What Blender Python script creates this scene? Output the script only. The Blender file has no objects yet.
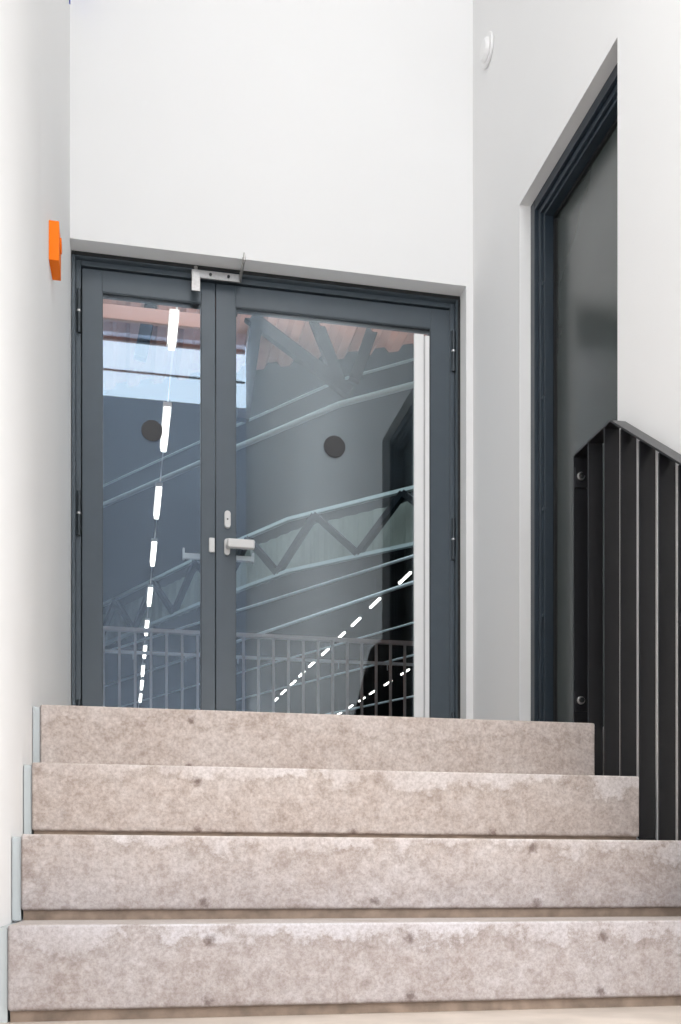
import bpy, bmesh, math, random
from mathutils import Vector, Matrix
random.seed(4)
S = bpy.context.scene
C = S.collection

# ------------------------------------------------------------------ camera, world, lights, exposure
cam = bpy.data.objects.new('camera', bpy.data.cameras.new('camera')); C.objects.link(cam)
cam.location = (0.2, -4.3504, 0.2773)
cam.rotation_euler = (math.pi / 2, 0, -0.2047)
cam.data.sensor_fit = 'HORIZONTAL'; cam.data.sensor_width = 36
cam.data.lens = 1056.45 / 681 * 36
cam.data.shift_y = 375 / 681
cam.data.clip_start = 0.02
S.camera = cam
S.view_settings.view_transform = 'Standard'
S.view_settings.look = 'None'
S.view_settings.exposure = 0.0
S.view_settings.gamma = 1
S.view_settings.use_curve_mapping = False

w = bpy.data.worlds.new('world'); S.world = w; w.use_nodes = True
w.node_tree.nodes['Background'].inputs[0].default_value = (0.78, 0.88, 1.0, 1)
w.node_tree.nodes['Background'].inputs[1].default_value = 5.5

def area(name, loc, rot, sx, sy, power, col=(1, 1, 1)):
    l = bpy.data.lights.new(name, 'AREA'); l.shape = 'RECTANGLE'; l.size = sx; l.size_y = sy
    l.energy = power; l.color = col
    o = bpy.data.objects.new(name, l); C.objects.link(o); o.location = loc; o.rotation_euler = rot
    return o
area('stairwell_top_fill', (0.82, -4.2, 6.7), (math.radians(-6), 0, 0), 1.3, 4.0, 87, (1, 0.99, 0.975))  # unseen overhead light, added to brighten the stairwell walls evenly
area('side_fill_left', (-0.02, -3.3, 3.4), (0, math.radians(-90), 0), 2.6, 1.5, 35, (1, 0.99, 0.98))  # added fill towards the right wall
area('side_fill_right', (1.67, -3.4, 0.95), (0, math.radians(90), 0), 1.1, 1.4, 32, (1, 0.99, 0.98))  # added fill towards the left wall, kept low and out of view
area('rear_fill_light', (0.82, -8.0, 1.2), (math.radians(90), 0, 0), 1.5, 1.9, 46, (0.97, 0.985, 1.0))  # added frontal fill for the risers; the rear wall is solid here
area('hall_deck_fill', (1.6, 4.0, 5.0), (math.pi, 0, 0), 5.0, 2.5, 520, (1, 0.93, 0.87))  # unseen lamp added to brighten the deck from below
area('hall_high_fill', (5.0, 16.0, 10.2), (0, 0, 0), 14, 14, 1000, (0.86, 0.95, 1.0))  # unseen lamp added to lift the trusses and wires

# ------------------------------------------------------------------ helpers
def box(bm, x0, x1, y0, y1, z0, z1):
    vs = [bm.verts.new(p) for p in ((x0,y0,z0),(x1,y0,z0),(x1,y1,z0),(x0,y1,z0),(x0,y0,z1),(x1,y0,z1),(x1,y1,z1),(x0,y1,z1))]
    for f in ((0,3,2,1),(4,5,6,7),(0,1,5,4),(1,2,6,5),(2,3,7,6),(3,0,4,7)):
        bm.faces.new([vs[i] for i in f])
def B(*boxes):
    bm = bmesh.new()
    for b in boxes: box(bm, *b)
    return bm
def prism(bm, pts, axis, a0, a1):
    # pts: 2-D outline, extruded along axis from a0 to a1
    def mk(p, a):
        return {'x': (a, p[0], p[1]), 'y': (p[0], a, p[1]), 'z': (p[0], p[1], a)}[axis]
    v0 = [bm.verts.new(mk(p, a0)) for p in pts]; v1 = [bm.verts.new(mk(p, a1)) for p in pts]
    n = len(pts)
    bm.faces.new(v0); bm.faces.new(list(reversed(v1)))
    for i in range(n):
        bm.faces.new((v0[i], v1[i], v1[(i+1) % n], v0[(i+1) % n]))
def tube(bm, p0, p1, r, n=12, r2=None):
    p0 = Vector(p0); p1 = Vector(p1); d = (p1 - p0)
    q = d.to_track_quat('Z', 'Y'); r2 = r if r2 is None else r2
    a = [bm.verts.new(p0 + q @ Vector((r*math.cos(t), r*math.sin(t), 0))) for t in [2*math.pi*i/n for i in range(n)]]
    b = [bm.verts.new(p1 + q @ Vector((r2*math.cos(t), r2*math.sin(t), 0))) for t in [2*math.pi*i/n for i in range(n)]]
    for i in range(n): bm.faces.new((a[i], a[(i+1) % n], b[(i+1) % n], b[i]))
    bm.faces.new(list(reversed(a))); bm.faces.new(b)
def bar(bm, p0, p1, wd, ht):
    # rectangular bar between two points, width wd horizontal, height ht
    p0 = Vector(p0); p1 = Vector(p1); d = (p1 - p0).normalized()
    up = Vector((0, 0, 1))
    s = d.cross(up)
    if s.length < 1e-4: s = Vector((1, 0, 0))
    s.normalize(); u = s.cross(d).normalized()
    v = [bm.verts.new(p + s*a*wd/2 + u*b*ht/2) for p in (p0, p1) for a, b in ((-1,-1),(1,-1),(1,1),(-1,1))]
    for f in ((0,1,2,3),(7,6,5,4),(0,4,5,1),(1,5,6,2),(2,6,7,3),(3,7,4,0)):
        bm.faces.new([v[i] for i in f])
def obj(name, bm, m, parent=None, bevel=0, seg=2, smooth=False):
    bmesh.ops.recalc_face_normals(bm, faces=bm.faces)
    me = bpy.data.meshes.new(name); bm.to_mesh(me); bm.free()
    o = bpy.data.objects.new(name, me); C.objects.link(o)
    if isinstance(m, (list, tuple)):
        for x in m: me.materials.append(x)
    else: me.materials.append(m)
    if smooth:
        for p in me.polygons: p.use_smooth = True
    if bevel:
        b = o.modifiers.new('bevel', 'BEVEL'); b.width = bevel; b.segments = seg; b.limit_method = 'ANGLE'
        b.harden_normals = True
    if parent is not None:
        o.parent = parent
        acc = Vector((0,0,0)); p = parent
        while p is not None: acc += p.location; p = p.parent
        me.transform(Matrix.Translation(-acc))
    return o
def tag(o, label=None, cat=None, group=None, kind=None):
    if label: o['label'] = label
    if cat: o['category'] = cat
    if group: o['group'] = group
    if kind: o['kind'] = kind
    return o
def empty(name, loc, **k):
    o = bpy.data.objects.new(name, None); C.objects.link(o); o.location = loc; o.empty_display_size = 0.05
    return tag(o, **k)
def struct(name, bm, m, **k):
    return tag(obj(name, bm, m, **k), kind='structure')

# ------------------------------------------------------------------ materials
def mat(name, col, rough=0.5, metal=0.0, spec=0.5, emis=None, es=0.0, noise=0.0, nscale=8.0, bump=0.0):
    m = bpy.data.materials.new(name); m.use_nodes = True; nt = m.node_tree; b = nt.nodes['Principled BSDF']
    b.inputs['Base Color'].default_value = (*col, 1); b.inputs['Roughness'].default_value = rough
    b.inputs['Metallic'].default_value = metal; b.inputs['Specular IOR Level'].default_value = spec
    if emis: b.inputs['Emission Color'].default_value = (*emis, 1); b.inputs['Emission Strength'].default_value = es
    if noise or bump:
        g = nt.nodes.new('ShaderNodeNewGeometry')
        n = nt.nodes.new('ShaderNodeTexNoise'); n.inputs['Scale'].default_value = nscale; n.inputs['Detail'].default_value = 5
        nt.links.new(g.outputs['Position'], n.inputs['Vector'])
        if noise:
            r = nt.nodes.new('ShaderNodeValToRGB')
            r.color_ramp.elements[0].position = 0.3; r.color_ramp.elements[1].position = 0.7
            r.color_ramp.elements[0].color = (*[c*(1-noise) for c in col], 1)
            r.color_ramp.elements[1].color = (*[min(1, c*(1+noise)) for c in col], 1)
            nt.links.new(n.outputs['Fac'], r.inputs['Fac']); nt.links.new(r.outputs['Color'], b.inputs['Base Color'])
        if bump:
            bp = nt.nodes.new('ShaderNodeBump'); bp.inputs['Strength'].default_value = bump; bp.inputs['Distance'].default_value = 0.002
            n2 = nt.nodes.new('ShaderNodeTexNoise'); n2.inputs['Scale'].default_value = 180
            nt.links.new(g.outputs['Position'], n2.inputs['Vector'])
            nt.links.new(n2.outputs['Fac'], bp.inputs['Height']); nt.links.new(bp.outputs['Normal'], b.inputs['Normal'])
    return m
M = dict(
    wall=mat('white_painted_wall', (0.84, 0.84, 0.84), 0.85, noise=0.008, nscale=1.5, bump=0.04),
    wall_daylit=mat('daylight_tinted_wall', (0.70, 0.78, 0.92), 0.85),  # blue cast of daylight put into the wall colour
    ceiling=mat('pale_ceiling', (0.62, 0.60, 0.58), 0.9),
    frame=mat('anthracite_lacquer', (0.064, 0.084, 0.102), 0.33, spec=0.6, noise=0.04, nscale=14),
    frame_dark=mat('dark_door_frame_lacquer', (0.022, 0.034, 0.047), 0.35, spec=0.6, noise=0.05, nscale=10),
    leaf_dark=mat('glossy_dark_door_leaf', (0.062, 0.072, 0.070), 0.20, spec=0.6, noise=0.06, nscale=2),
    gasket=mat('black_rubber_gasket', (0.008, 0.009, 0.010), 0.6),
    steel=mat('brushed_steel', (0.72, 0.71, 0.70), 0.28, metal=1, noise=0.05, nscale=60),
    steel_d=mat('galvanised_steel', (0.42, 0.41, 0.40), 0.4, metal=0.9, noise=0.12, nscale=90),
    white_metal=mat('pale_lacquered_handle', (0.72, 0.71, 0.70), 0.3, spec=0.6),
    hinge=mat('dark_hinge_metal', (0.055, 0.066, 0.075), 0.3, metal=0.4),
    black=mat('black_powder_coat', (0.013, 0.013, 0.015), 0.30, spec=0.6, noise=0.08, nscale=30),
    dot=mat('grey_vinyl_dot', (0.055, 0.056, 0.06), 0.7),
    orange=mat('orange_plastic', (1.0, 0.205, 0.0), 0.45, spec=0.25),
    blue=mat('blue_sign_plastic', (0.03, 0.09, 0.55), 0.4),
    white_plastic=mat('white_plastic', (0.86, 0.86, 0.86), 0.4),
    strip=mat('brown_base_strip', (0.27, 0.205, 0.16), 0.8, noise=0.3, nscale=25),  # plain brown for the set-back strip under each riser
    sidestrip=mat('pale_grey_blue_strip', (0.50, 0.54, 0.55), 0.5, noise=0.05, nscale=12),
    hall_dark=mat('dark_hall_wall', (0.030, 0.032, 0.034), 0.8),
    hall_roof=mat('dark_hall_roof', (0.040, 0.043, 0.045), 0.8),
    deck=mat('pinkish_steel_deck', (0.50, 0.27, 0.22), 0.6, noise=0.1, nscale=3),
    deck_beam=mat('pink_beam_paint', (0.42, 0.27, 0.24), 0.5),
    truss=mat('dark_blue_truss_steel', (0.006, 0.009, 0.012), 0.8, spec=0.1),
    truss_p=mat('pale_truss_steel', (0.45, 0.55, 0.56), 0.5),
    clad=mat('pale_green_cladding', (0.23, 0.27, 0.24), 0.6),
    cable=mat('pale_cable', (0.82, 0.92, 0.97), 0.4),
    hrail=mat('grey_hall_railing', (0.66, 0.67, 0.68), 0.4, spec=0.5),
    lamp=mat('lamp_tube', (1, 1, 1), 0.5, emis=(1.0, 0.95, 0.88), es=7.0),
    lamp_h=mat('lamp_housing', (0.5, 0.5, 0.5), 0.5),
)

def glass_mat():
    m = bpy.data.materials.new('coated_door_glass'); m.use_nodes = True; nt = m.node_tree
    for n in list(nt.nodes): nt.nodes.remove(n)
    o = nt.nodes.new('ShaderNodeOutputMaterial'); mx = nt.nodes.new('ShaderNodeMixShader')
    t = nt.nodes.new('ShaderNodeBsdfTransparent'); t.inputs[0].default_value = (0.93, 0.96, 0.97, 1)
    g = nt.nodes.new('ShaderNodeBsdfGlossy'); g.inputs['Roughness'].default_value = 0.0; g.inputs[0].default_value = (0.84, 0.93, 1.0, 1)
    f = nt.nodes.new('ShaderNodeFresnel'); f.inputs[0].default_value = 1.5
    a = nt.nodes.new('ShaderNodeMath'); a.operation = 'ADD'; a.inputs[1].default_value = 0.05
    nt.links.new(f.outputs[0], a.inputs[0]); nt.links.new(a.outputs[0], mx.inputs[0])
    nt.links.new(t.outputs[0], mx.inputs[1]); nt.links.new(g.outputs[0], mx.inputs[2]); nt.links.new(mx.outputs[0], o.inputs[0])
    return m
M['glass'] = glass_mat()

Y1, TR = -2.1824, 0.2857
FZ, RH = 0.0094, 0.19325      # floor level and rise
LZ = FZ + 4*RH                # landing level
PITS = []
for px_, k_, h_ in ((0.40,4,.165),(0.395,4,.035),(0.435,3,.16),(0.435,3,.03),(0.86,3,.025),(1.265,3,.03),(0.455,2,.04),(0.875,2,.04),
                    (1.30,2,.035),(1.29,2,.175),(0.49,1,.163),(0.485,1,.035),(0.93,1,.163),(0.93,1,.035),(1.385,1,.163),(1.38,1,.035)):
    PITS.append((0.2 + (px_-0.2)/1.035 - {1: 0.103, 2: 0.058, 3: 0.036, 4: 0.0}[k_], k_, FZ + (k_-1)*RH + h_*0.966))
def concrete():
    m = bpy.data.materials.new('weathered_concrete'); m.use_nodes = True; nt = m.node_tree; N = nt.nodes; L = nt.links
    b = N['Principled BSDF']; b.inputs['Roughness'].default_value = 0.75; b.inputs['Specular IOR Level'].default_value = 0.25
    g = N.new('ShaderNodeNewGeometry')
    def noise(sc, det=6, rough=0.6, dist=0.0):
        n = N.new('ShaderNodeTexNoise'); n.inputs['Scale'].default_value = sc; n.inputs['Detail'].default_value = det
        n.inputs['Roughness'].default_value = rough; n.inputs['Distortion'].default_value = dist
        L.new(g.outputs['Position'], n.inputs['Vector']); return n.outputs['Fac']
    def ramp(fac, els):
        r = N.new('ShaderNodeValToRGB'); cr = r.color_ramp
        cr.elements[0].position = els[0][0]; cr.elements[0].color = (*els[0][1], 1)
        cr.elements[1].position = els[-1][0]; cr.elements[1].color = (*els[-1][1], 1)
        for p, c in els[1:-1]: e = cr.elements.new(p); e.color = (*c, 1)
        L.new(fac, r.inputs[0]); return r.outputs[0]
    def mth(op, a, c, clamp=False):
        n = N.new('ShaderNodeMath'); n.operation = op; n.use_clamp = clamp
        for i, v in enumerate((a, c)):
            if isinstance(v, (int, float)): n.inputs[i].default_value = v
            else: L.new(v, n.inputs[i])
        return n.outputs[0]
    def mix(fac, a, c):
        n = N.new('ShaderNodeMix'); n.data_type = 'RGBA'
        if isinstance(fac, float): n.inputs[0].default_value = fac
        else: L.new(fac, n.inputs[0])
        for i, v in ((6, a), (7, c)):
            if isinstance(v, tuple): n.inputs[i].default_value = (*v, 1)
            else: L.new(v, n.inputs[i])
        return n.outputs[2]
    W = (1, 1, 1); K = (0, 0, 0)
    big = ramp(noise(3.2, 6, 0.62, 0.6), [(0.34, (0.50, 0.425, 0.385)), (0.5, (0.60, 0.53, 0.495)), (0.66, (0.69, 0.64, 0.62))])
    fine = ramp(noise(34, 8, 0.75), [(0.32, (0.38, 0.315, 0.285)), (0.5, (0.62, 0.55, 0.52)), (0.68, (0.86, 0.82, 0.81))])
    c = mix(0.6, big, fine)
    # mid-size blotches
    c = mix(mth('MULTIPLY', ramp(noise(11, 8, 0.7, 0.8), [(0.46, K), (0.62, W)]), 0.38), c, (0.76, 0.72, 0.715))
    c = mix(mth('MULTIPLY', ramp(noise(15, 9, 0.75, 0.5), [(0.30, W), (0.42, K)]), 0.28), c, (0.33, 0.27, 0.24))
    # pale lime bloom along the upper part of each riser
    sp = N.new('ShaderNodeSeparateXYZ'); L.new(g.outputs['Position'], sp.inputs[0])
    fr = mth('FRACT', mth('MULTIPLY', mth('ADD', sp.outputs[2], -FZ-0.0015), 1/RH), 0)
    bl = mth('ADD', fr, mth('ADD', mth('MULTIPLY', mth('ADD', noise(5.5, 4, 0.6, 0.0), -0.5), 1.5), mth('MULTIPLY', mth('ADD', noise(26, 8, 0.8, 0.0), -0.5), 0.9)))
    blm = ramp(bl, [(0.80, K), (0.92, W)])
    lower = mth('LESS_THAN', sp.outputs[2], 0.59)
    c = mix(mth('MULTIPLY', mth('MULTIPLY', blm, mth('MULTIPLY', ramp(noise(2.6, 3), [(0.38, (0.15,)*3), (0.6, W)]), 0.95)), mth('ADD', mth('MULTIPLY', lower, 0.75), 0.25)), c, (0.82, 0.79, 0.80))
    # dark rim of the bloom
    rim = ramp(bl, [(0.70, K), (0.79, W), (0.86, K)])
    c = mix(mth('MULTIPLY', rim, 0.28), c, (0.30, 0.245, 0.21))
    # darker line along the lower edge
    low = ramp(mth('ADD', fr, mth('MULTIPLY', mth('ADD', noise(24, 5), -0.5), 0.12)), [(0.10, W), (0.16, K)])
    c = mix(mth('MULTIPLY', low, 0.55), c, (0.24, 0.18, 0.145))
    # tie-hole pits with stained edges
    tot = None; wob = mth('MULTIPLY', mth('ADD', noise(75, 6, 0.7), -0.5), 0.040)
    for x, k, z in PITS:
        d = N.new('ShaderNodeVectorMath'); d.operation = 'DISTANCE'
        L.new(g.outputs['Position'], d.inputs[0]); d.inputs[1].default_value = (x, Y1 + (k-1)*TR, z)
        v = mth('SUBTRACT', 1.0, mth('DIVIDE', mth('ADD', d.outputs['Value'], wob), 0.015), True)
        tot = v if tot is None else mth('MAXIMUM', tot, v)
    c = mix(mth('MULTIPLY', ramp(tot, [(0.0, K), (0.8, W)]), 0.72), c, (0.18, 0.125, 0.11))
    # treads painted paler, carrying the light that falls on them
    nz = N.new('ShaderNodeSeparateXYZ'); L.new(g.outputs['True Normal'], nz.inputs[0])
    c = mix(mth('MULTIPLY', mth('GREATER_THAN', nz.outputs[2], 0.9), 0.6), c, (0.72, 0.64, 0.56))
    spk = ramp(noise(110, 4, 0.8), [(0.40, (0.84, 0.82, 0.81)), (0.52, (1, 1, 1)), (0.66, (1.12, 1.12, 1.12))])
    mm = N.new('ShaderNodeMix'); mm.data_type = 'RGBA'; mm.blend_type = 'MULTIPLY'; mm.inputs[0].default_value = 1.0
    L.new(c, mm.inputs[6]); L.new(spk, mm.inputs[7])
    gt = N.new('ShaderNodeMix'); gt.data_type = 'RGBA'; gt.blend_type = 'MULTIPLY'; gt.inputs[0].default_value = 1.0
    L.new(mm.outputs[2], gt.inputs[6])
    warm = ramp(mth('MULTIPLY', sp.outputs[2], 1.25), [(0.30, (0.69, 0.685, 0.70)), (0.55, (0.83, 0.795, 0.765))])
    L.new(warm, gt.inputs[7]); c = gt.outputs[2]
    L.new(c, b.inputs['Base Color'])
    bp = N.new('ShaderNodeBump'); bp.inputs['Strength'].default_value = 0.25; bp.inputs['Distance'].default_value = 0.003
    L.new(noise(70, 8, 0.7), bp.inputs['Height']); L.new(bp.outputs['Normal'], b.inputs['Normal'])
    return m
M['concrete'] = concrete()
M['floor'] = mat('worn_screed_floor', (0.56, 0.49, 0.43), 0.6, noise=0.14, nscale=6)

# ------------------------------------------------------------------ setting: the stairwell
XL, XR = -0.0406, 1.6877
YE, ZC = -8.2, 7.0
HEAD, HEADR = 2.8685, 2.8798
struct('floor', B((XL, XR, YE, -0.3, -0.12, FZ)), M['floor'])
# left wall: splays a little between the door corner and the stairs
struct('wall_left', B((XL-0.2, XL, YE, -1.0, 0, ZC)), M['wall'])
bm = bmesh.new()
prism(bm, [(0.0, 0.25), (0.0, 0.0), (XL, -1.0), (XL-0.2, -1.0), (XL-0.2, 0.25)], 'z', 0, ZC)
struct('wall_left.001', bm, M['wall'])
# back wall with the door opening
struct('wall_back', B((0.0, XR, 0.0, 0.25, HEAD, ZC), (1.6567, XR, 0.0, 0.25, LZ, HEAD)), M['wall'])
# right wall with its tall opening
RY0, RY1 = -0.5422, -1.356
struct('wall_right', B((XR, XR+0.25, RY0, 0.25, 0.0, ZC), (XR, XR+0.25, RY1, RY0, HEADR, ZC), (XR, XR+0.25, YE, RY1, 0.0, ZC),
                       (XR, XR+0.25, RY1, RY0, 0.0, LZ)), M['wall'])
struct('wall_rear', B((XL, XR, YE-0.2, YE, 0, 6.1), (XL, XR, YE-0.2, YE, 6.86, ZC)), M['wall_daylit'])
w1 = empty('window_1', (0.82, YE-0.1, 6.1), kind='structure')
obj('window_frame', B((XL, XR, YE-0.14, YE-0.10, 6.10, 6.14), (XL, XR, YE-0.14, YE-0.10, 6.82, 6.86), (XL, XR, YE-0.14, YE-0.11, 6.46, 6.475)), M['frame'], w1)
struct('ceiling', B((XL-0.2, XR+0.25, YE-0.2, 0.25, ZC, ZC+0.2)), M['ceiling'])

# ------------------------------------------------------------------ concrete staircase
st = empty('concrete_staircase', (0.82, -1.6, 0), label='weathered beige concrete staircase of four risers climbing to the glass doors', cat='stairs')
SX0, SX1 = -0.0189, 1.6290
for k in range(1, 5):
    yf = Y1 + (k-1)*TR
    yb = yf + TR if k < 4 else -1.001
    sh = 0.022 if k < 4 else 0.012
    z0, z1 = FZ + RH*(k-1), FZ + RH*k
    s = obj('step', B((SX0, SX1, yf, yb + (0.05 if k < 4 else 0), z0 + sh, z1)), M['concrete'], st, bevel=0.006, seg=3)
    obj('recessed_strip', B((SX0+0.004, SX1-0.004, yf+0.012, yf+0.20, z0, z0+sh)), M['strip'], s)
    obj('edge_trim', B((XL+0.002, SX0-0.001, yf+0.008, yb-0.002, z0, z1-0.006)), M['sidestrip'], s)
struct('floor.001', B((0.0, XR-0.001, -1.0, 0.30, LZ-0.2, LZ-0.0005)), M['floor'])

# ------------------------------------------------------------------ glazed double door
d1 = empty('door_1', (0.82, 0.10, LZ), kind='structure')
fx0, fx1, fz = 0.0015, 1.6565, HEAD - 0.001
F = M['frame']
def ring(x0, x1, zt, t, y0, y1, z0=LZ):
    return [(x0, x0+t, y0, y1, z0, zt), (x1-t, x1, y0, y1, z0, zt), (x0+t, x1-t, y0, y1, zt-t, zt)]
fr = obj('door_frame', B(*ring(fx0, fx1, fz, 0.016, 0.085, 0.20), *ring(fx0+0.016, fx1-0.016, fz-0.016, 0.021, 0.112, 0.20)), F, d1, bevel=0.002)
obj('painted_shadow_band', B((fx0+0.001, fx1-0.001, 0.080, 0.0845, fz-0.013, fz), (fx1-0.011, fx1, 0.080, 0.0845, LZ, fz-0.013)), M['gasket'], fr)  # black strips on the frame face, painting in its shadow band
obj('frame_gasket', B(*ring(fx0+0.037, fx1-0.037, fz-0.037, 0.014, 0.150, 0.198)), M['gasket'], fr)
GY = 0.135      # glass plane
def hinge(parent, x, z0, z1):
    zm = (z0+z1)/2
    bm = bmesh.new()
    tube(bm, (x, 0.105, z0), (x, 0.105, zm-0.004), 0.0085, 16)
    tube(bm, (x, 0.105, zm+0.004), (x, 0.105, z1), 0.0085, 16)
    box(bm, x-0.004, x+0.004, 0.105, 0.125, z0, z1)
    h = obj('hinge', bm, M['hinge'], parent, smooth=False)
    bm = bmesh.new(); tube(bm, (x, 0.105, zm-0.004), (x, 0.105, zm+0.004), 0.009, 16)
    hr = obj('hinge', bm, M['steel'], parent); hr.name = 'hinge'
    return h
def leaf(x0, x1, g0, g1):
    zt = 2.8225; gz = 2.735; gb = 0.93; y0, y1 = 0.118, 0.175
    l = obj('door_leaf', B((x0, g0, y0, y1, 0.795, zt), (g1, x1, y0, y1, 0.795, zt), (g0, g1, y0, y1, gz, zt), (g0, g1, y0, y1, 0.795, gb)), F, d1, bevel=0.0015)
    obj('glazing_bead', B((g0, g0+0.003, y0+0.003, y1-0.012, gb, gz), (g1-0.003, g1, y0+0.003, y1-0.012, gb, gz),
                          (g0+0.003, g1-0.003, y0+0.003, y1-0.012, gz-0.004, gz), (g0+0.003, g1-0.003, y0+0.003, y1-0.012, gb, gb+0.003)), M['hinge'], l)
    obj('glass_pane', B((g0+0.0005, g1-0.0005, GY-0.006, GY+0.002, gb+0.0005, gz-0.0005)), M['glass'], l)
    return l
LL = leaf(0.0425, 0.5885, 0.123, 0.5305)
RL = leaf(0.5915, 1.6295, 0.674, 1.533)
def dot(parent, x, z, r):
    bm = bmesh.new(); tube(bm, (x, GY-0.0085, z), (x, GY-0.0062, z), r, 48)
    obj('marker_dot', bm, M['dot'], parent)
dot(LL, 0.3262, 2.183, 0.044)
dot(RL, 1.104, 2.182, 0.047)
for z0, z1 in ((2.549, 2.726), (1.718, 1.899), (0.865, 1.045)):
    hinge(LL, 0.030, z0, z1)
    hinge(RL, 1.633, z0, z1)
# meeting stile cover and hardware of the right leaf
def capsule(bm, x, z0, z1, r, y0, y1, n=10):
    pts = [(x + r*math.cos(t), z1 - r + r*math.sin(t)) for t in [math.pi*i/n for i in range(n+1)]]
    pts += [(x - r*math.cos(t), z0 + r - r*math.sin(t)) for t in [math.pi*i/n for i in range(n+1)]]
    prism(bm, pts, 'y', y0, y1)
bm = bmesh.new(); capsule(bm, 0.6388, 1.791, 1.863, 0.0130, 0.100, 0.118)
ck = obj('lock_cylinder', bm, M['white_metal'], RL, bevel=0.002)
bm = bmesh.new(); tube(bm, (0.6388, 0.0985, 1.826), (0.6388, 0.101, 1.826), 0.0035, 12)
o_ = obj('keyhole', bm, M['gasket'], RL)
bm = bmesh.new(); capsule(bm, 0.6375, 1.677, 1.747, 0.0118, 0.106, 0.118)
obj('handle_rose', bm, M['white_metal'], RL, bevel=0.002)
bm = bmesh.new()
tube(bm, (0.641, 0.118, 1.712), (0.641, 0.070, 1.712), 0.0115, 16)
bm2 = bm
box(bm2, 0.634, 0.748, 0.050, 0.078, 1.694, 1.731)
obj('lever_handle', bm2, M['white_metal'], RL, bevel=0.006, seg=3)
bm = bmesh.new()
tube(bm, (0.655, 0.175, 1.70), (0.655, 0.235, 1.70), 0.010, 16)
box(bm, 0.648, 0.765, 0.215, 0.240, 1.690, 1.712); box(bm, 0.757, 0.766, 0.215, 0.250, 1.686, 1.728)
obj('outer_lever_handle', bm, M['white_metal'], RL, bevel=0.003)
obj('flush_bolt_keep', B((0.5612, 0.5862, 0.108, 0.118, 1.685, 1.747)), M['white_metal'], LL, bevel=0.004)
bm = bmesh.new()
tube(bm, (0.560, 0.175, 1.700), (0.560, 0.235, 1.700), 0.010, 16)
box(bm, 0.460, 0.572, 0.222, 0.240, 1.688, 1.712); box(bm, 0.458, 0.467, 0.222, 0.250, 1.686, 1.734)
obj('outer_lever_handle', bm, M['white_metal'], LL, bevel=0.003)
# door stay screwed to the top of the frame
bm = bmesh.new()
box(bm, 0.521, 0.688, 0.074, 0.084, 2.814, 2.847)
sy = obj('door_stay', bm, M['steel_d'], d1, bevel=0.002)
bm = B((0.486, 0.521, 0.060, 0.066, 2.750, 2.832), (0.486, 0.521, 0.060, 0.116, 2.832, 2.838))
tube(bm, (0.504, 0.075, 2.838), (0.504, 0.075, 2.858), 0.008, 12)
obj('stay_hook', bm, M['steel_d'], sy, bevel=0.001)
bm = bmesh.new()
bar(bm, (0.690, 0.080, 2.828), (0.690, -0.065, 2.832), 0.006, 0.026)
for i in range(5):
    tube(bm, (0.684, 0.05-0.026*i, 2.838), (0.696, 0.05-0.026*i, 2.838), 0.006, 8)
tube(bm, (0.690, -0.065, 2.824), (0.690, -0.065, 2.856), 0.007, 10, 0.003)
obj('stay_arm', bm, M['steel_d'], sy)
bm = bmesh.new()
for x in (0.565, 0.640): tube(bm, (x, 0.0745, 2.831), (x, 0.070, 2.831), 0.006, 10)
obj('screw', bm, M['gasket'], sy)

# ------------------------------------------------------------------ tall dark door in the right wall
d2 = empty('door_2', (XR+0.09, -0.95, LZ), kind='structure')
FD = M['frame_dark']
def yring(x0, x1, ya, yb, zt, t, z0=LZ):
    # frame lying in the y-z plane: ya > yb
    return [(x0, x1, ya-t, ya, z0, zt), (x0, x1, yb, yb+t, z0, zt), (x0, x1, yb+t, ya-t, zt-t, zt)]
X0 = XR + 0.0447
ya, yb, zt = RY0-0.0005, RY1+0.0005, HEADR-0.0005
f2 = obj('door_frame', B(*yring(X0, X0+0.12, ya, yb, zt, 0.040), *yring(X0+0.014, X0+0.12, ya-0.040, yb+0.040, zt-0.040, 0.022),
                        *yring(X0+0.026, X0+0.12, ya-0.062, yb+0.062, zt-0.062, 0.014)), FD, d2, bevel=0.002)
obj('frame_gasket', B(*yring(X0+0.060, X0+0.12, ya-0.076, yb+0.076, zt-0.076, 0.014)), M['gasket'], f2)
bm = bmesh.new()
for z in (1.30, 1.70, 2.12, 2.55, 0.868):
    tube(bm, (X0+0.026, ya-0.069, z), (X0+0.020, ya-0.069, z), 0.0065, 12)
obj('frame_screws', bm, M['frame'], f2)
obj('door_leaf', B((X0+0.070, X0+0.119, yb+0.09, ya-0.09, 0.795, zt-0.09)), M['leaf_dark'], d2, bevel=0.002)

# ------------------------------------------------------------------ black flat-bar balustrade
ba = empty('stair_balustrade', (1.645, -1.5, 0.6), label='black flat-bar stair balustrade along the right edge of the concrete steps', cat='railing')
K = M['black']
BX0, BX1 = 1.6315, 1.6800
AP = -1.4211; RZ = 1.668; SL = 0.712
def railz(y): return RZ if y > AP else RZ - (AP - y)*SL
yEnd = -2.55
bm = bmesh.new()
prism(bm, [(-1.163, RZ), (-1.163, RZ+0.006), (AP-0.001, RZ+0.006), (yEnd, railz(yEnd)+0.007), (yEnd, railz(yEnd)), (AP, RZ)], 'x', BX0, BX1)
obj('top_rail', bm, K, ba)
DB = 1.122
bm = bmesh.new()
yb_ = AP - (RZ - DB - FZ - 0.03)/SL
prism(bm, [(-1.163, RZ-DB-0.006), (-1.163, RZ-DB), (AP, RZ-DB), (yb_, railz(yb_)-DB), (yb_, railz(yb_)-DB-0.007), (AP-0.001, RZ-DB-0.006)], 'x', BX0, BX1)
obj('bottom_rail', bm, K, ba)
ys = [-1.164, -1.2723, -1.3843, -1.4922, -1.605, -1.7155, -1.8200] + [-1.82 - 0.1095*i for i in range(1, 7)]
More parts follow.
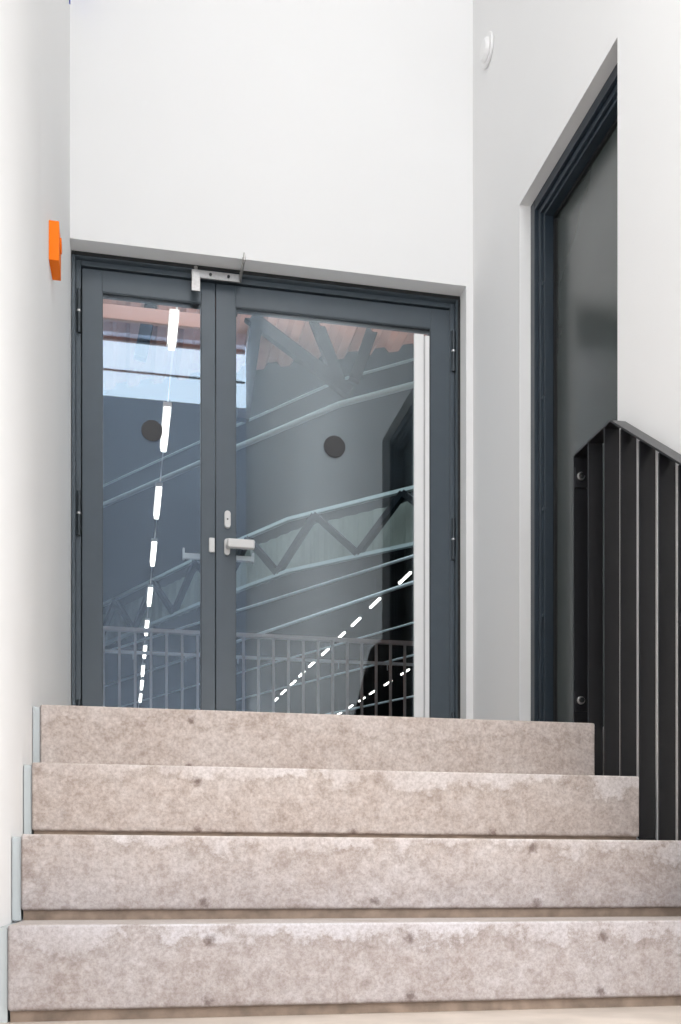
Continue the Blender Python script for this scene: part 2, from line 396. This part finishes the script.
for i, y in enumerate(ys):
    b = obj('baluster', B((BX0, BX1, y, y+0.006, max(FZ+0.0005, railz(y)-DB+0.0005), railz(y)-0.0005)), K, ba)
    if i == 0:
        for z in (1.602, 0.879):
            obj('mounting_plate', B((BX0+0.002, BX1-0.004, y-0.006, y-0.0002, z-0.035, z+0.030)), K, b)
            bm = bmesh.new()
            tube(bm, (BX0+0.020, y-0.006, z), (BX0+0.020, y-0.013, z), 0.013, 20)
            obj('bolt', bm, M['steel'], b, bevel=0.0015)
            bm = bmesh.new()
            tube(bm, (BX0+0.020, y-0.0135, z), (BX0+0.020, y-0.022, z), 0.0085, 6)
            obj('bolt_head', bm, M['gasket'], b, bevel=0.001)
bm = bmesh.new()
bar(bm, (BX0-0.020, -1.878, 0.985), (BX0-0.020, -2.50, 0.985-0.622*SL), 0.014, 0.062)
for yy in (-1.95, -2.35): bar(bm, (BX0-0.014, yy, 0.985-(-1.878-yy)*SL), (BX0+0.004, yy, 0.985-(-1.878-yy)*SL), 0.02, 0.02)
obj('handrail', bm, K, ba)

# ------------------------------------------------------------------ small wall fittings
al = empty('alarm_box', (-0.03, -0.72, 2.39), label='small orange square alarm box on the left white wall', cat='alarm box')
obj('housing', B((-0.0312, 0.0008, -0.78, -0.66, 2.3265, 2.4555)), M['orange'], al, bevel=0.0015)
bm = bmesh.new(); tube(bm, (0.0008, -0.715, 2.412), (0.006, -0.715, 2.412), 0.024, 28)
obj('push_button', bm, M['orange'], al, bevel=0.002)
dt = empty('round_detector', (XR, -0.2, 3.73), label='small round white detector high on the right wall near the corner', cat='detector')
bm = bmesh.new(); tube(bm, (XR-0.0005, -0.20, 3.735), (XR-0.012, -0.20, 3.735), 0.062, 40)
obj('base', bm, M['white_plastic'], dt, bevel=0.003)
bm = bmesh.new(); tube(bm, (XR-0.012, -0.20, 3.735), (XR-0.028, -0.20, 3.735), 0.046, 40, 0.036)
obj('cover', bm, M['white_plastic'], dt, bevel=0.003)
tag(obj('blue_sign', B((-0.0015, 0.003, -0.12, -0.03, 3.778, 3.95)), M['blue']), 'blue sign high on the left wall, just its lower edge in view', 'sign')

# ------------------------------------------------------------------ the hall beyond the glass doors
HX0, HX1, HY1, HZ = -14.0, 24.0, 66.0, 11.0
struct('floor.002', B((HX0, HX1, 0.30, HY1, 0.6, LZ-0.0005)), M['hall_dark'])
struct('wall_hall_far', B((HX0, HX1, HY1, HY1+0.3, LZ-0.0005, HZ)), M['hall_dark'])
struct('wall_hall_left', B((HX0-0.3, HX0, 0.45, HY1, LZ-0.0005, HZ)), M['hall_dark'])
struct('wall_hall_right', B((HX1, HX1+0.3, 0.45, HY1, LZ-0.0005, HZ)), M['hall_dark'])
struct('wall_hall_front', B((HX0, -0.26, 0.26, 0.45, LZ-0.0005, HZ), (1.95, HX1, 0.26, 0.45, LZ-0.0005, HZ), (-0.26, 1.95, 0.26, 0.45, 3.0, HZ)), M['hall_dark'])
struct('ceiling.001', B((HX0-0.3, HX1+0.3, 0.26, HY1+0.3, HZ, HZ+0.2)), M['hall_roof'])
# corrugated deck over the near bay
bm = bmesh.new()
def wave(x0, x1, pitch, h, z, edge, yn, n=None):
    x = x0; prof = []
    while x < x1:
        prof += [(x, z), (x+pitch*0.35, z), (x+pitch*0.5, z+h), (x+pitch*0.85, z+h)]
        x += pitch
    return prof
pf = wave(-6.0, 10.0, 0.30, 0.07, 6.6, None, None)
lo = [bm.verts.new((x, 0.46, z)) for x, z in pf]; hi = [bm.verts.new((x, 8.62 - 0.5*(x-1.6), z)) for x, z in pf]
lo2 = [bm.verts.new((x, 0.46, z+0.003)) for x, z in pf]; hi2 = [bm.verts.new((x, 8.62 - 0.5*(x-1.6), z+0.003)) for x, z in pf]
for i in range(len(pf)-1):
    bm.faces.new((lo[i], lo[i+1], hi[i+1], hi[i])); bm.faces.new((lo2[i], hi2[i], hi2[i+1], lo2[i+1]))
    bm.faces.new((hi[i], hi[i+1], hi2[i+1], hi2[i]))
struct('ceiling.002', bm, M['deck'])
# beams under the near deck
def beams(name, segs, wd, ht, m, label, cat, group=None):
    bm = bmesh.new()
    for a, b_ in segs: bar(bm, a, b_, wd, ht)
    return tag(obj(name, bm, m), label, cat, group)
r = empty('roof_truss', (2.0, 7.4, 6.0), label='dark blue roof truss seen through the top of the right door pane', cat='truss')
for a, b_ in (((1.20, 7.4, 6.90), (2.75, 7.4, 5.90)), ((2.28, 7.4, 6.85), (2.62, 7.4, 6.02)), ((3.08, 7.4, 6.85), (2.80, 7.4, 6.05)), ((1.72, 7.4, 6.85), (1.53, 7.4, 5.48)), ((0.40, 7.4, 6.05), (0.56, 7.4, 6.85))):
    bm = bmesh.new(); bar(bm, a, b_, 0.10, 0.13); obj('brace', bm, M['truss'], r)
bm = B((-3.0, 1.15, 7.30, 7.37, 6.41, 6.56)); tag(obj('roof_beam', bm, M['deck_beam']), 'pinkish horizontal beam under the corrugated deck', 'beam')

# long trusses crossing the hall
def polyline(bm, P, z, wd, ht):
    for (x0, y0), (x1, y1) in zip(P, P[1:]): bar(bm, (x0, y0, z), (x1, y1, z), wd, ht)
Z0 = 0.277
r = empty('long_truss', (2.4, 21, 7.3), label='pale latticed steel truss crossing the middle of both door panes', cat='truss')
PC = [(-6.5, 38.0), (-0.3, 26.9), (2.1, 21.95), (3.84, 18.8), (6.02, 16.5), (9.0, 13.4)]
for z, nm in ((Z0+8.15, 'top_chord'), (Z0+7.0, 'bottom_chord')):
    bm = bmesh.new(); polyline(bm, PC, z, 0.10, 0.075); obj(nm, bm, M['truss_p'], r)
def at(P, t):
    L = [math.dist(a, b_) for a, b_ in zip(P, P[1:])]; s = t*sum(L)
    for (a, b_), l in zip(zip(P, P[1:]), L):
        if s <= l: return (a[0]+(b_[0]-a[0])*s/l, a[1]+(b_[1]-a[1])*s/l)
        s -= l
    return P[-1]
for i in range(26):
    a = at(PC, i/26); b_ = at(PC, (i+1)/26)
    bm = bmesh.new()
    z0, z1 = (Z0+7.05, Z0+8.1) if i % 2 else (Z0+8.1, Z0+7.05)
    bar(bm, (*a, z0), (*b_, z1), 0.13, 0.13); obj('web_member', bm, M['truss'], r)
bm = bmesh.new()
n = 300
va = []
for i in range(n+1):
    x, y_ = at(PC, i/n); off = 0.35 + (0.05 if (i//2) % 2 else 0.0)
    va.append((bm.verts.new((x+off*0.8, y_+off*0.6, Z0+7.1)), bm.verts.new((x+off*0.8, y_+off*0.6, Z0+8.05))))
for i in range(n): bm.faces.new((va[i][0], va[i+1][0], va[i+1][1], va[i][1]))
o_ = obj('cladding_panel', bm, M['clad'], r)
so = o_.modifiers.new('solid', 'SOLIDIFY'); so.thickness = 0.02
def pipe(P, z, rad, m, label, cat, name, group=None):
    bm = bmesh.new()
    for (x0, y0), (x1, y1) in zip(P, P[1:]): tube(bm, (x0, y0, z), (x1, y1, z), rad, 8)
    return tag(obj(name, bm, m), label, cat, group)
PA = [(-3.5, 21.0), (-0.13, 15.5), (1.47, 13.2), (3.3, 10.65), (4.17, 9.87), (7.0, 7.6)]
pipe(PA, Z0+7.0, 0.045, M['truss_p'], 'thick pale pipe crossing both door panes below the skylight reflection', 'pipe', 'hall_pipe')
pipe(PA, Z0+7.35, 0.02, M['truss_p'], 'thin pale pipe running just above the thick pale pipe', 'pipe', 'hall_pipe')
def through(p0, p1, e0=0.3, e1=0.3):
    dx, dy = p1[0]-p0[0], p1[1]-p0[1]
    return [(p0[0]-dx*e0, p0[1]-dy*e0), (p1[0]+dx*e1, p1[1]+dy*e1)]
pipe(through((-0.46, 33.5), (6.76, 19.1)), Z0+7.0, 0.045, M['cable'], 'pale blue wire crossing the panes just above the hall railing', 'cable', 'steel_cable')
CL = ['pale blue wire behind the upper part of the hall railing', 'second pale wire down behind the hall railing', 'third pale wire down behind the hall railing', 'lowest pale wire behind the hall railing']
for i, zz in enumerate((6.1, 5.35, 4.4, 3.6)):
    pipe(through((-0.5, 33.5), (6.9, 19.0), 0.4, 0.4), Z0+zz, 0.026, M['cable'], CL[i], 'cable', 'steel_cable')
pipe(through((-0.3, 26.8), (6.0, 16.5)), Z0+6.75, 0.035, M['cable'], 'thin pale wire running close under the latticed truss', 'cable', 'steel_cable')

# light rows
def fixture(drop, h=0.62):
    r = empty('linear_light', (0, 0, 0))
    obj('housing', B((-0.05, 0.05, -h, h, 0.0, 0.05)), M['lamp_h'], r)
    obj('tube', B((-0.032, 0.032, -h+0.02, h-0.02, -0.05, -0.001)), M['lamp'], r)
    if drop > 0: obj('suspension_rod', B((-0.0025, 0.0025, -0.0025, 0.0025, 0.05, drop)), M['lamp_h'], r)
    return r
protos = {}
def place(loc, rz, label, group):
    drop = 0 if loc[2] < 7 else HZ - loc[2]      # the near row hangs directly from its track
    h = 0.32 if loc[1] < 7.5 else 0.62
    key = (round(drop, 3), h)
    if key not in protos: o = protos[key] = fixture(drop, h)
    else:
        o = protos[key].copy(); C.objects.link(o)
        for ch in list(protos[key].children):
            c = ch.copy(); C.objects.link(c); c.parent = o
    o.location = loc; o.rotation_euler = (0, 0, rz)
    tag(o, label, 'ceiling light', group)
ORD = ['topmost', 'second from top', 'third from top', 'fourth from top', 'fifth from top', 'sixth from top', 'seventh from top', 'eighth from top', 'ninth from top', 'lowest']
G = 'strip lights hanging in the hall'
R1 = [(0.72, 6.64), (0.74, 9.0), (0.73, 11.57), (0.74, 14.02), (0.75, 16.75), (0.75, 19.3), (0.76, 21.72), (0.76, 24.02), (0.77, 26.0), (0.77, 28.1)]
for i, (x, y_) in enumerate(R1):
    place((x, y_, 6.0), 0.0, 'glowing strip light behind the narrow left pane, %s of its row' % ORD[i], G)
R2 = [(9.03, 28.11), (8.8, 31.18), (8.72, 33.87), (8.62, 36.13), (8.55, 39.0), (8.43, 41.47), (8.36, 43.71), (8.3, 45.92), (8.2, 48.34), (8.14, 50.67)]
for i, (x, y_) in enumerate(R2):
    place((x, y_, 10.12), 0.04, 'glowing strip light in the long diagonal row behind the wide pane, %s' % ORD[i], G)
R3 = [(12.9, 42.31), (12.78, 44.99), (12.62, 47.42), (12.54, 49.6), (12.42, 52.0), (12.3, 54.4)]
for i, (x, y_) in enumerate(R3):
    place((x, y_, 10.12), 0.04, 'glowing strip light in the short low row near the white strip, %s' % (ORD[i] if i < 5 else ORD[9]), G)
tag(obj('light_track', B((0.737, 0.753, 0.452, HY1-0.002, 6.0505, 6.065)), M['hrail']), 'thin track carrying the strip lights behind the narrow left pane', 'track')

# hall railing just beyond the doors
hr = empty('hall_railing', (1.2, 3.0, LZ), label='grey guard railing with slim upright bars beyond the glass doors', cat='railing')
H = M['hrail']
obj('top_rail', B((-1.0, 4.2, 2.98, 3.02, 2.02, 2.045)), H, hr)
obj('lower_rail', B((-1.0, 4.2, 3.03, 3.05, 1.878, 1.898)), M['cable'], hr)
for i in range(46):
    x = -0.87 + i*0.1058
    obj('baluster', B((x-0.009, x+0.009, 2.991, 3.009, LZ, 2.02)), H, hr)
for i in range(9):
    x = -0.8 + i*0.36
    obj('hanger', B((x-0.004, x+0.004, 3.036, 3.044, 1.84, 1.878)), M['cable'], hr)
# white finger-guard strip on the hinge side of the wide pane
gs = obj('edge_guard', B((1.4575, 1.500, GY-0.020, GY-0.0062, 0.80, 2.703), (1.507, 1.527, GY-0.018, GY-0.0062, 0.80, 2.700)), M['white_plastic'], RL, bevel=0.0015)
gs['label'] = 'white vertical strip along the hinge side of the wide pane'
gk = obj('guard_groove', B((1.500, 1.507, GY-0.010, GY-0.0062, 0.80, 2.700)), M['lamp_h'], RL)
